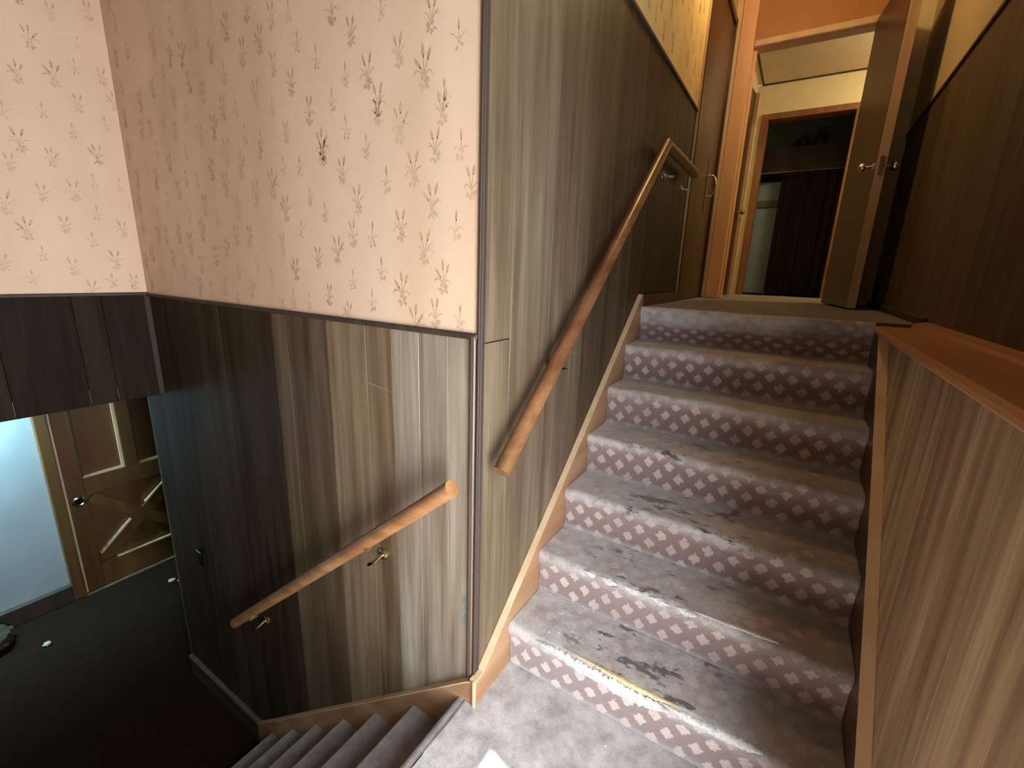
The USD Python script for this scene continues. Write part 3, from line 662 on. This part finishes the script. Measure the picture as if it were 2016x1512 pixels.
# open leaf on the right
d3 = thing('door_3', (.22, 2.68, ZL), kind='structure', label='dark open door standing edge-on to us at the right of the landing')
th_ = math.atan2(.222 - .145, .51)
def leaf(m):
    m = m.copy() if isinstance(m, trimesh.Trimesh) else trimesh.util.concatenate(m)
    m.apply_transform(trimesh.transformations.rotation_matrix(th_, [0, 0, 1], [.222, 2.438, 0])); return m
obj('slab', leaf(box(.188, .222, 2.438, YE - .025, ZL + .006, 1.19, .002)), 'door_dark', d3)
obj('lock_edge', leaf(box(.1883, .2217, 2.4355, 2.4385, ZL + .006, 1.189, .0008)), 'door_edge', d3, label='pale bare lock edge of the open door')
lk = obj('latch_plate', leaf(box(.197, .213, 2.433, 2.436, .430, .500, .0005)), 'brass', d3)
obj('latch_bolt', leaf(box(.208, .214, 2.424, 2.434, .458, .474, .001)), 'old_brass', lk)
KN = [(0, -.001), (.017, -.001), (.017, .004), (.007, .007), (.006, .022), (.013, .027), (.018, .034), (.018, .042), (.012, .050), (0, .052)]
obj('knob', leaf(lathe(KN, (.2215, 2.475, .468), 'x')), 'chrome', d3, smooth=40)
obj('knob', leaf(lathe(KN, (.1885, 2.475, .468), '-x')), 'chrome', d3, smooth=40)
# narrow door in the passage
d4 = thing('door_4', (-.46, 3.4, ZL), kind='structure', label='dark door on the left of the passage beyond the doorway')
th4 = math.atan2(.028, .30)
def leaf4(m):
    m = m.copy(); m.apply_transform(trimesh.transformations.rotation_matrix(-th4, [0, 0, 1], [-.436, 3.655, 0])); return m
obj('slab', leaf4(box(-.460, -.436, 3.10, 3.655, ZL + .005, 1.200, .002)), 'door_dark', d4)
obj('knob', leaf4(lathe([(a * .9, b * .9) for a, b in KN], (-.436, 3.60, .452), 'x')), 'brass', d4, smooth=40)
obj('casing', box(-.470, -.412, 3.662, 3.68, ZL, 1.205, .002), 'casing_pale', d4, label='pale casing strip beside the passage door')
# second doorway (to the store room)
dw2 = thing('door_frame', (-.12, YP, ZL), kind='structure', label='brown frame of the second doorway beyond the landing')
obj('jamb', box(-.417, -.372, YP - .014, YP + .10, ZL, 1.158, .003), 'casing_brown', dw2)
obj('jamb', box(.142, .185, YP - .014, YP + .10, ZL, 1.158, .003), 'casing_brown', dw2)
obj('head', box(-.417, .185, YP - .016, YP + .10, 1.122, 1.162, .003), 'casing_brown', dw2)
# store room fittings
sh = thing('cupboard', (-.1, 4.55, ZL), 'dark maroon shelf cupboard with hanging brown curtain in the store room', 'cupboard')
obj('shelf', box(-.50, .40, 4.40, 4.76, .845, 1.030, .004), 'maroon_shelf', sh)
obj('shelf_edge', box(-.50, .40, 4.392, 4.402, .838, .848, .001), 'olive_board', sh)
t_ = np.linspace(0, 1, 90); cyv = 4.45 + .014 * np.sin(t_ * 62) + .006 * np.sin(t_ * 23)
cxv = -.25 + t_ * .62
obj('curtain', prism(list(zip(cxv, cyv)) + list(zip(cxv[::-1], cyv[::-1] + .008)), 'z', ZL + .02, .842), 'curtain_cloth', sh, smooth=50)
obj('curtain_rail', tube([(-.27, 4.45, .835), (.39, 4.45, .835)], .006, 8), 'old_brass', sh, smooth=40)
lb = thing('panel_board', (-.32, 4.56, ZL), 'pale grey board with a dark cross rail standing in the store room', 'board')
obj('board', box(-.42, -.236, 4.55, 4.57, ZL, .80, .002), 'pale_board', lb)
obj('cross_rail', box(-.42, -.236, 4.535, 4.551, .600, .655, .002), 'olive_board', lb)
obj('vase', lathe([(0, 1.03), (.03, 1.03), (.04, 1.05), (.045, 1.075), (.036, 1.105), (.02, 1.115), (.022, 1.122), (.0, 1.122)], (-.150, 4.52, 0)), 'clay', smooth=40, label='squat round dark pot on the store room shelf', cat='pot')
vz = thing('jug', (-.035, 4.52, 1.03), 'taller dark jug with handle on the store room shelf', 'jug')
obj('body', lathe([(0, 1.03), (.034, 1.03), (.046, 1.06), (.048, 1.09), (.034, 1.12), (.020, 1.135), (.018, 1.155), (.028, 1.17), (0, 1.17)], (-.035, 4.52, 0)), 'clay', vz, smooth=40)
obj('handle', tube([(-.005, 4.52, 1.145), (.03, 4.52, 1.14), (.035, 4.52, 1.11), (.005, 4.52, 1.09)], .006, 8), 'clay', vz, smooth=40)
rb = thing('ribbon', (.163, YP - .02, .10), 'small pink ribbon tied low on the second door frame', 'ribbon')
obj('tail', [prism([(.158, .135), (.170, .138), (.176, .06), (.166, .03), (.160, .055)], 'y', YP - .0205, YP - .0145)], 'pink_ribbon_cloth', rb)
obj('loop', tube([(.168, YP - .02, .135), (.19, YP - .025, .155), (.21, YP - .028, .14), (.215, YP - .026, .115)], .004, 8), 'pink_ribbon_cloth', rb, smooth=40)

# ------------------------------------------------------------------ hall door with cross brace
d1 = thing('door_1', (XH, .9, ZH), kind='structure', label='brown panelled hall door with a cross-braced lower half')
x0 = XH
def hb_(y0, y1, z0, z1, d, t=.02, b=.003): return box(x0 + d - t, x0 + d, y0, y1, z0, z1, b)
obj('casing', [box(x0 - .03, x0 + .014, .532, .583, ZH, -.44, .004)], 'hall_door_wood', d1)
obj('casing', [box(x0 - .03, x0 + .014, 1.215, 1.27, ZH, -.44, .004)], 'hall_door_wood', d1)
obj('slab', box(x0 - .05, x0 - .026, .592, 1.21, ZH + .008, -.44), 'hall_door_wood', d1)
obj('lock_edge', box(x0 - .05, x0 - .004, .588, .596, ZH + .008, -.44, .001), 'hall_door_highlight', d1, label='edge of the hall door, highlight put into its colour')
obj('stile', hb_(.596, .672, ZH + .008, -.44, -.005), 'hall_door_wood', d1)
obj('stile', hb_(.862, .927, -1.20, -.44, -.005), 'hall_door_wood', d1)
obj('stile', hb_(1.14, 1.208, ZH + .008, -.44, -.005), 'hall_door_wood', d1)
obj('lock_rail', hb_(.672, 1.14, -1.30, -1.195, -.005), 'hall_door_wood', d1)
obj('bottom_rail', hb_(.672, 1.14, ZH + .008, -1.735, -.005), 'hall_door_wood', d1)
mo = .012
def mould(y0, y1, z0, z1):
    a = [prism([(y0, z0), (y1, z0), (y1 - mo, z0 + mo), (y0 + mo, z0 + mo)], 'x', x0 - .024, x0 - .009),
         prism([(y1, z0), (y1, z1), (y1 - mo, z1), (y1 - mo, z0 + mo)], 'x', x0 - .024, x0 - .009)]
    return a
obj('moulding', mould(.672, .862, -1.195, -.44), 'hall_door_highlight', d1)  # only the sides that catch light, highlight put into their colour
obj('moulding', mould(.927, 1.14, -1.195, -.44), 'hall_door_highlight', d1)
obj('panel_groove', [box(x0 - .0262, x0 - .0245, .673, .684, -1.19, -.44), box(x0 - .0262, x0 - .0245, .928, .939, -1.19, -.44)], 'trim_dark', d1)
def diag(p, q, w, d):
    p, q = np.array(p, float), np.array(q, float); t = (q - p) / np.linalg.norm(q - p); n_ = np.array([-t[1], t[0]]) * w
    return prism([tuple(p - n_), tuple(q - n_), tuple(q + n_), tuple(p + n_)], 'x', x0 - .026, x0 + d)
obj('brace', diag((.690, -1.715), (1.125, -1.318), .028, -.006), 'hall_door_wood', d1)
obj('brace', diag((.690, -1.318), (1.125, -1.715), .028, -.004), 'hall_door_wood', d1)
obj('brace_edge', [diag((.683, -1.675), (.845, -1.527), .0045, -.003), diag((.925, -1.452), (1.10, -1.294), .0045, -.003)], 'hall_door_highlight', d1)  # painted highlight along the upper edge of the brace
obj('rail_edge', [diag((.75, -1.734), (1.135, -1.734), .004, -.002)], 'hall_door_highlight', d1)  # painted highlight on top of the bottom rail
obj('knob_rosette', lathe([(.016, -.006), (.030, -.006), (.030, .0), (.022, .004), (.016, .002)], (x0 - .003, .638, -1.322), 'x', 20), 'chrome', d1, smooth=40, label='bright round plate around the knob hole')
obj('knob_hole', lathe([(0, -.004), (.017, -.004), (.017, .0), (0, .0)], (x0 - .003, .638, -1.322), 'x', 16), 'black_plastic', d1)
struct('trim_hall', box(x0 - .06, x0 + .02, .58, 1.22, ZH, ZH + .006), 'trim_mid', label='door threshold')

# small things in the hall
ot = thing('wall_outlet', (-1.85, YA, -1.15), 'small black wall outlet low on the dark panelling', 'outlet')
obj('plate', box(-1.885, -1.835, YA - .012, YA + .001, -1.195, -1.128, .003), 'black_plastic', ot)
obj('screw_cover', box(-1.882, -1.846, YA - .016, YA - .011, -1.130, -1.124, .001), 'chrome', ot)
def crumple(c, r, seed, flat=.6):
    m = trimesh.creation.icosphere(subdivisions=2, radius=r); v = np.array(m.vertices)
    d = meshkit.noise(v / r * 2.3 + 10, seed); v *= (.65 + .7 * d)[:, None]; v[:, 2] *= flat
    v[:, 2] -= v[:, 2].min(); m.vertices = v + c; return m
obj('litter', crumple((-2.90, .352, ZH), .014, 3), 'paper_litter', label='pale crumpled paper scrap alone on the dark hall carpet', cat='litter')
obj('litter', crumple((-2.94, .905, ZH), .017, 4, .4), 'paper_litter', label='white scrap on the floor in front of the hall door, nearest the panelled wall', cat='litter')
obj('litter', crumple((-2.91, .93, ZH), .008, 6, .4), 'paper_litter', label='tiny white crumb beside the larger scrap before the hall door', cat='litter')
obj('rag', crumple((-3.07, .20, ZH), .075, 9, .7), 'brown_cloth', label='crumpled brown rag on the hall carpet at the left edge', cat='rag')

# ceiling lamps (out of view, they light the landing and the passage)
for p, lab in (((-.29, 2.15, ZC), 'round ceiling lamp above the landing'), ((.62, 3.45, 1.36), 'round ceiling lamp in the passage')):
    l_ = thing('ceiling_lamp', p, lab, 'lamp')
    obj('base', lathe([(0, 0), (.055, 0), (.05, -.018), (.02, -.026), (.016, -.06), (0, -.06)], p), 'white_enamel', l_, smooth=40)

tl_ = thing('hall_light', (-3.125, .09, -.487), 'strip light on the hall ceiling', 'lamp')
obj('housing', box(-3.18, -3.07, -.13, .31, -.510, -.488, .004), 'white_enamel', tl_)
obj('pelmet', box(-3.064, -3.050, -.34, .53, -.660, -.488, .002), 'trim_mid', tl_)  # unseen board added to keep the strip light on the hall wall
# lint on the carpet
rl = random.Random(21); bits = []
for k in range(70):
    s = rl.randrange(0, 8)
    x = rl.uniform(-.47, .05) if s < 7 else rl.uniform(-.50, .1)
    if s < 7: y = 1.687 - RUN * s + rl.uniform(.02, RUN - .01); z = ZL - RISE * s
    else: y = rl.uniform(.30, .78); z = ZM
    r = rl.uniform(.0007, .0020)
    b = trimesh.creation.icosphere(subdivisions=0, radius=r); b.vertices = b.vertices * [rl.uniform(1, 2), 1, .6] + [x, y, z + r * .5 + .0006]; bits.append(b)
obj('carpet_lint', bits, 'lint', label='tiny white lint specks scattered over the stair carpet', cat='lint', kind='stuff')

# ------------------------------------------------------------------ printed sprigs of the wallpaper
A_POS = [(-0.759, 0.299), (-0.592, 0.281), (-0.698, 0.268), (-0.855, 0.281), (-0.795, 0.238), (-0.938, 0.241), (-0.876, 0.2), (-0.609, 0.221), (-0.548, 0.215), (-0.74, 0.172), (-0.665, 0.186), (-0.524, 0.151), (-0.831, 0.138), (-0.994, 0.153), (-0.942, 0.116), (-0.618, 0.124), (-0.703, 0.084), (-0.851, 0.069), (-0.789, 0.065), (-0.559, 0.079), (-0.906, 0.034), (-0.639, 0.041), (-0.98, 0.018), (-0.764, -0.004), (-0.859, -0.03), (-0.703, -0.044), (-0.59, -0.017), (-0.947, -0.069), (-0.797, -0.072), (-1.028, -0.09), (-0.88, -0.108), (-0.668, -0.111), (-0.612, -0.087), (-0.55, -0.094), (-0.505, 0.015), (-0.74, 0.469), (-0.827, 0.45), (-0.698, 0.391), (-0.615, 0.43), (-0.554, 0.387), (-0.848, 0.377), (-0.784, 0.373), (-0.634, 0.35), (-0.503, 0.323), (-0.757, 0.318), (-0.588, 0.301), (-1.559, 0.304), (-1.338, 0.284), (-1.277, 0.245), (-1.427, 0.247), (-1.58, 0.236), (-1.516, 0.227), (-1.363, 0.205), (-1.22, 0.175), (-1.143, 0.191), (-1.089, 0.225), (-1.026, 0.221), (-1.096, 0.13), (-1.314, 0.144), (-1.492, 0.158), (-1.43, 0.12), (-1.589, 0.132), (-1.526, 0.089), (-1.336, 0.073), (-1.27, 0.069), (-1.183, 0.086), (-1.039, 0.083), (-1.122, 0.047), (-1.075, -0.014), (-1.247, 0.0), (-1.185, -0.036), (-1.346, -0.028), (-1.396, 0.038), (-1.466, 0.017), (-1.557, -0.009), (-1.675, -0.034), (-1.429, -0.072), (-1.585, -0.081), (-1.517, -0.083), (-1.285, -0.07), (-1.365, -0.103), (-1.095, -0.087), (-1.15, -0.113), (-1.609, 0.052), (-1.676, 0.081), (-1.182, 0.271), (-1.34, 0.596), (-1.279, 0.555), (-1.183, 0.572), (-1.089, 0.535), (-1.025, 0.53), (-1.426, 0.557), (-1.363, 0.518), (-1.218, 0.488), (-1.142, 0.5), (-1.001, 0.467), (-0.938, 0.425), (-1.095, 0.442), (-1.034, 0.395), (-0.976, 0.329), (-0.896, 0.339), (-1.312, 0.459), (-1.427, 0.436), (-1.493, 0.471), (-1.179, 0.396), (-1.115, 0.359), (-1.27, 0.376), (-1.332, 0.387), (-1.466, 0.337), (-1.389, 0.347), (-1.243, 0.313), (-1.174, 0.292), (-1.068, 0.299), (-0.941, 0.256), (-0.881, 0.502), (-1.46, 0.642), (-1.556, 0.615), (-1.673, 0.6), (-1.582, 0.551), (-1.512, 0.54), (-1.848, 0.617), (-1.634, 0.517), (-1.713, 0.493), (-1.591, 0.447), (-1.81, 0.47), (-1.527, 0.402), (-1.675, 0.401), (-1.829, 0.397), (-1.767, 0.393), (-1.611, 0.365), (-1.742, 0.328), (-1.832, 0.292), (-1.673, 0.285), (-1.779, 0.25), (-1.639, 0.207), (-1.72, 0.181), (-1.808, 0.145), (-1.764, 0.075), (-1.823, 0.08), (-1.741, 0.006), (-1.838, -0.026), (-1.774, -0.063)]
L_POS = [(0.565, 0.697), (0.654, 0.736), (0.505, 0.609), (0.615, 0.636), (0.598, 0.567), (0.466, 0.506), (0.545, 0.527), (0.661, 0.562), (0.419, 0.399), (0.503, 0.42), (0.59, 0.464), (0.682, 0.495), (0.439, 0.325), (0.565, 0.378), (0.649, 0.421), (0.41, 0.26), (0.503, 0.292), (0.613, 0.322), (0.594, 0.241), (0.659, 0.238), (0.465, 0.186), (0.54, 0.204), (0.381, 0.147), (0.587, 0.143), (0.677, 0.166), (0.502, 0.098), (0.415, 0.076), (0.648, 0.098), (0.564, 0.057), (0.437, 0.006), (0.351, -0.022), (0.614, -0.005), (0.503, -0.031), (0.404, -0.065), (0.596, -0.075), (0.655, -0.079), (0.54, -0.102)]
def sprig(seed, big):
    r = random.Random(seed); ears, rest = [], []
    h = (.062 if big else .050) * r.uniform(.92, 1.08)
    n = r.choice([2, 2, 3, 3]) if big else r.choice([1, 1, 2])
    angs = {1: [r.uniform(-.1, .2)], 2: [-.30, .24], 3: [-.75, -.12, .30]}[n]
    for a in angs:
        a += r.uniform(-.08, .08); L = h * (.50 if abs(a) < .5 else .36) * r.uniform(.92, 1.08)
        top = np.array([math.sin(a), math.cos(a)]); b0 = np.array([0, -h * .12]); c = b0 + top * L; k = r.uniform(.85, 1.1)
        spikelets = [Polygon([(-h * .012, -h * .15 * k), (-h * .043, -h * .05 * k), (-h * .040, h * .06 * k), (0, h * .18 * k), (h * .040, h * .06 * k), (h * .043, -h * .05 * k), (h * .012, -h * .15 * k)])]
        e = affinity.rotate(unary_union(spikelets).buffer(h * .006), -math.degrees(a), origin=(0, 0))
        ears.append(affinity.translate(e, *c))
        rest.append(LineString([tuple(b0), tuple(b0 + top * (L - h * .1))]).buffer(h * .012))
    for s in ([-1, 1, r.choice([-1, 1])] if big else [-1, 1]):
        t = np.linspace(0, 1, 6); w = r.uniform(.22, .36); q = np.stack([s * h * (.03 + w * t), h * (-.16 + .50 * t - .30 * t * t * r.uniform(.5, 1.7))], 1)
        rest.append(LineString(q).buffer(h * .013))
    for k in range(4 if big else 3):                     # small star flowers and leaves at the foot
        a = k * 2.1 + r.uniform(-.5, .5); d = h * r.uniform(.04, .17); cx_, cy_ = d * math.cos(a) * 1.1, -h * .27 + d * math.sin(a) * .9
        w = h * r.uniform(.075, .115); p5 = r.uniform(0, 6)
        star = [(w * (1 if i % 2 == 0 else .42) * math.cos(p5 + i * .6283), w * (1 if i % 2 == 0 else .42) * math.sin(p5 + i * .6283)) for i in range(10)]
        f_ = Polygon(star).difference(Point(0, 0).buffer(w * .18, 3)) if k % 2 else Polygon(star)
        rest.append(affinity.translate(f_, cx_, cy_))
    for k in range(4 if big else 2):
        a = r.uniform(-2.9, -.2); lf = affinity.rotate(affinity.scale(Point(0, 0).buffer(1, 4), h * .085, h * .032), math.degrees(a), origin=(0, 0))
        rest.append(affinity.translate(lf, h * .15 * math.cos(a), -h * .30 + h * .13 * math.sin(a)))
    return unary_union(ears), unary_union(rest).buffer(0)
def flat(poly, place):
    out = []
    for g in getattr(poly, 'geoms', [poly]):
        if g.area < 1e-8: continue
        g = g.simplify(.0004)
        try: v, f = trimesh.creation.triangulate_polygon(g, engine='earcut')
        except Exception: continue
        out.append(trimesh.Trimesh(place(np.asarray(v)), f, process=False))
    return out
SPR = [sprig(i, i < 6) for i in range(10)]
def prints(parent, points, place_at, mats, seed):
    r = random.Random(seed); ears, rest = [], []
    for k, (a, b) in enumerate(points):
        e, q = SPR[r.randrange(6) if (k % 5) < 3 else 6 + r.randrange(4)]
        fl = r.choice([-1, 1]); s = r.uniform(.85, 1.08)
        pl_ = lambda v: place_at(a + v[:, 0] * fl * s, b + v[:, 1] * s)
        ears += flat(e, pl_); rest += flat(q, pl_)
    obj('print_ears', ears, mats[0], parent, kind='stuff'); obj('print_flowers', rest, mats[1], parent, kind='stuff')
def fill(points, x0, x1, z0, z1, ok, seed, d=.068, m=.03):
    r = random.Random(seed); pts = list(points)
    for _ in range(9000):
        p = (r.uniform(x0 + m, x1 - m), r.uniform(z0 + m, z1 - m))
        if ok(*p) and all((p[0] - q[0]) ** 2 + (p[1] - q[1]) ** 2 > d * d for q in pts): pts.append(p)
    return pts
pa = fill(A_POS, XL, XB, ZD, ZC, lambda x, z: z > .44 + (-.5 - x) * .24 or (x < -1.86), 1)
prints(wb, [p for p in pa if p[0] < XB - .012 and p[0] > XL + .015], lambda x, z: np.c_[np.minimum(x, XB - .005), np.full(len(x), YA - .0009), np.maximum(z, ZD + .006)], ('print_ear', 'print_flower'), 3)
plf = fill(L_POS, -.9, YA, -.119, ZC, lambda y, z: z > .60 or y < .36, 2)
prints(wl, plf, lambda y, z: np.c_[np.full(len(y), XL + .0009), y, np.maximum(z, -.112)], ('print_ear', 'print_flower'), 4)
pu = fill([], YA + .03, 2.28, ZU + .03, ZC, lambda y, z: True, 6, d=.075)
prints(wi, pu, lambda y, z: np.c_[np.full(len(y), XB + .0008), y, z], ('print_upper', 'print_upper'), 7)

# smudge and scratch on the panelling of the back wall
rs = random.Random(4)
blob = Polygon([(-.527 + .013 * math.cos(a) * (1 + .5 * rs.uniform(-1, 1)), -.765 + .048 * math.sin(a) * (1 + .35 * rs.uniform(-1, 1))) for a in np.linspace(0, 6.1, 22)]).buffer(0)
plain('smudge', (.20, .19, .17), .7, var=.4, scale=60)
obj('smudge_mark', flat(blob, lambda v: np.c_[v[:, 0], np.full(len(v), YA - .0006), v[:, 1]]), 'smudge', wb, label='grey smudge on the pale panelling near the corner')
scr = Polygon([(-.835, -.262), (-.735, -.275), (-.735, -.2785), (-.835, -.2645)])
obj('scratch_mark', flat(scr, lambda v: np.c_[v[:, 0], np.full(len(v), YA - .0006), v[:, 1]]), 'panelling_pale_lit', wb)
